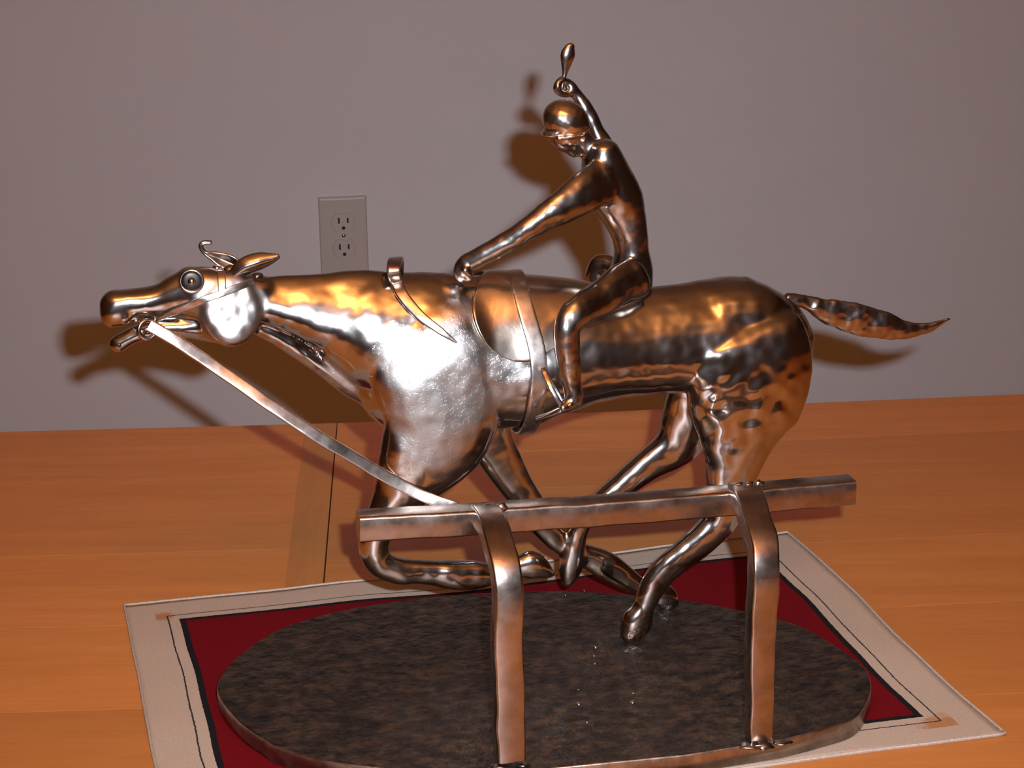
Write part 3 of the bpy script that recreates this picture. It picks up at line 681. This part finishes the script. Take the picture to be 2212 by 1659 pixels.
# torso from the seat to the neck, bowed back
loft(J, [(1362, 604, 48, 48, Y0), (1367, 570, 42, 44, Y0), (1364, 535, 37, 40, Y0), (1356, 495, 41, 43, Y0), (1338, 445, 52, 50, Y0), (1318, 398, 56, 54, Y0), (1305, 355, 48, 50, Y0), (1300, 318, 34, 42, Y0)], n=20)
loft(J, [(1300, 350, 34, 26, Y0), (1276, 325, 25, 21, Y0), (1258, 304, 23, 20, Y0)], n=14)
ball(J, 1228, 283, 42, 48, 36, Y0, rot=.55)                             # head
loft(J, [(1238, 298, 32, 27, Y0), (1236, 318, 20, 20, Y0), (1243, 333, 11, 12, Y0)], n=12)   # jaw
loft(J, [(1208, 290, 14, 11, Y0), (1195, 304, 9, 7, Y0), (1199, 312, 6, 6, Y0)], n=10)      # nose
# near arm reaching for the withers
loft(J, [(1308, 392, 50, 26, .052), (1268, 412, 46, 27, .044), (1226, 440, 38, 25, .040), (1180, 468, 31, 22, .038), (1130, 503, 25, 20, .038), (1085, 529, 24, 19, .040), (1040, 553, 22, 18, .043), (1008, 568, 20, 18, .046), (998, 584, 18, 18, .048), (1000, 600, 12, 15, .050)], n=16)
loft(J, [(1003, 582, 8, 7, .041), (1015, 596, 7, 6, .042), (1010, 604, 6, 6, .044)], n=8)
# far arm raised with the whip
loft(J, [(1318, 372, 32, 24, .074), (1306, 325, 26, 22, .080), (1284, 274, 18, 18, .084), (1258, 226, 16, 16, .086), (1238, 192, 14, 14, .086), (1224, 176, 11, 12, .086)], n=14)
loft(J, [(1238, 200, 10, 12, .085), (1218, 204, 9, 11, .084), (1204, 193, 9, 10, .083), (1207, 178, 8, 10, .083), (1219, 171, 8, 9, .084)], n=10)
# near leg: thigh forward, shin down to the stirrup
loft(J, [(1374, 598, 46, 28, .046), (1335, 618, 42, 30, .036), (1295, 645, 36, 28, .028), (1255, 668, 31, 26, .020), (1228, 694, 30, 24, .017), (1223, 726, 28, 22, .016), (1227, 768, 25, 20, .016), (1233, 815, 25, 20, .016), (1239, 846, 21, 19, .016), (1238, 866, 18, 18, .016)], n=18)
loft(J, [(1242, 858, 16, 15, .016), (1228, 872, 14, 13, .014), (1214, 882, 10, 11, .012)], n=12)
# far leg
loft(J, [(1365, 600, 38, 24, .078), (1330, 590, 34, 25, .090), (1303, 578, 28, 24, .102), (1290, 596, 25, 21, .106), (1285, 640, 21, 19, .108), (1288, 700, 19, 17, .108), (1292, 760, 17, 16, .108), (1286, 790, 14, 14, .108)], n=16)
jm = fuse(J, .0011, smooth=7, fac=.5, seed=9, grow=.0002, dents=[(.0012, 48, None), (.0005, 110, None), (.0002, 220, None)])
jock = link('jockey', jm, M_RIDER, S_); jock['label'] = 'crouching steel jockey with one arm raised'
HM = ([], []); ball(HM, 1223, 262, 53, 46, 43, Y0, rot=.5)
loft(HM, [(1212, 280, 22, 38, Y0), (1188, 287, 13, 32, Y0), (1172, 289, 6, 22, Y0)], n=14)
helm = fuse(HM, .0009, 4, .5); link('riding_helmet', helm, M_BRASSY, jock)
loft_b = ([], []); loft(loft_b, [(1195, 294, 6, 40, Y0), (1222, 291, 6, 45, Y0), (1250, 282, 6, 43, Y0), (1270, 272, 5, 36, Y0)], n=12)
link('helmet_band', fuse(loft_b, .0009, 3, .5), M_RIDER, jock)
WH = ([], []); loft(WH, [(1214, 192, 5, 5, .084), (1217, 175, 5, 5, .084), (1220, 158, 6, 5, .084), (1223, 140, 11, 7, .084), (1226, 120, 16, 9, .084), (1231, 104, 12, 7, .084), (1236, 97, 7, 5, .084)], n=12)
link('whip', fuse(WH, .0007, 2, .5), M_BRASSY, jock)

# ---- the running rail
a0, a1 = (778, 1146), (1850, 1066); FY = -.060; rails = []
for k in range(9):
    t = k / 8; u = a0[0] + (a1[0] - a0[0]) * t; v = a0[1] + (a1[1] - a0[1]) * t + (6 * math.sin(t * 3.1) if k not in (0, 8) else 0)
    rails.append(W(u, v, FY) + Vector((0, .008, 0)))
rail = link('rail', bar(rails, .0148, .0155, Vector((0, 0, 1)), sub=6, r=.22, wob=.0006, seed=2), M_RAIL, S_); bevel_ends(rail, 50)
rail['label'] = 'flat forged top rail of the fence'
def post(px, wds):
    o = link('post', bar([W(u, v, y) + Vector((0, .0065, 0)) for u, v, y in px], [w_ * MM * .93 for w_ in wds], .0130, Vector((1, 0, 0)), sub=7, r=.2, wob=.0008, seed=px[0][0] % 17), M_RAIL, rail)
    bevel_ends(o, 50); return o
post([(1052, 1120, -.057), (1058, 1126, -.069), (1068, 1145, -.083), (1080, 1180, -.095), (1096, 1235, -.108), (1101, 1300, -.113), (1100, 1400, -.113), (1103, 1520, -.111), (1106, 1646, -.109)], [58, 58, 60, 60, 62, 60, 62, 64, 62])
post([(1612, 1072, -.057), (1620, 1080, -.070), (1630, 1100, -.084), (1640, 1135, -.097), (1656, 1190, -.111), (1658, 1250, -.117), (1652, 1350, -.117), (1648, 1480, -.116), (1648, 1603, -.114)], [64, 66, 66, 62, 62, 60, 58, 55, 54])
for (u, v, y, r_) in ((1082, 1096, -.062, 13), (1050, 1098, -.060, 12), (1594, 1052, -.060, 14), (1640, 1046, -.060, 13), (1618, 1050, -.062, 12)):
    q = W(u, v, y); blob('weld_bead', rail, q, r_ * MM, 6 * MM, r_ * MM * .7, M_RAIL, u, .6)
for (u, v, r_) in ((1078, 1655, 12), (1128, 1652, 12), (1618, 1610, 16), (1652, 1612, 16), (1690, 1604, 12)):
    q = to_loc(ground(u, v, BZ)); blob('weld_bead', base, (q.x, q.y, BZ), r_ * MM * 1.5, r_ * MM * 1.0, r_ * MM * .28, M_RAIL, u, .9)
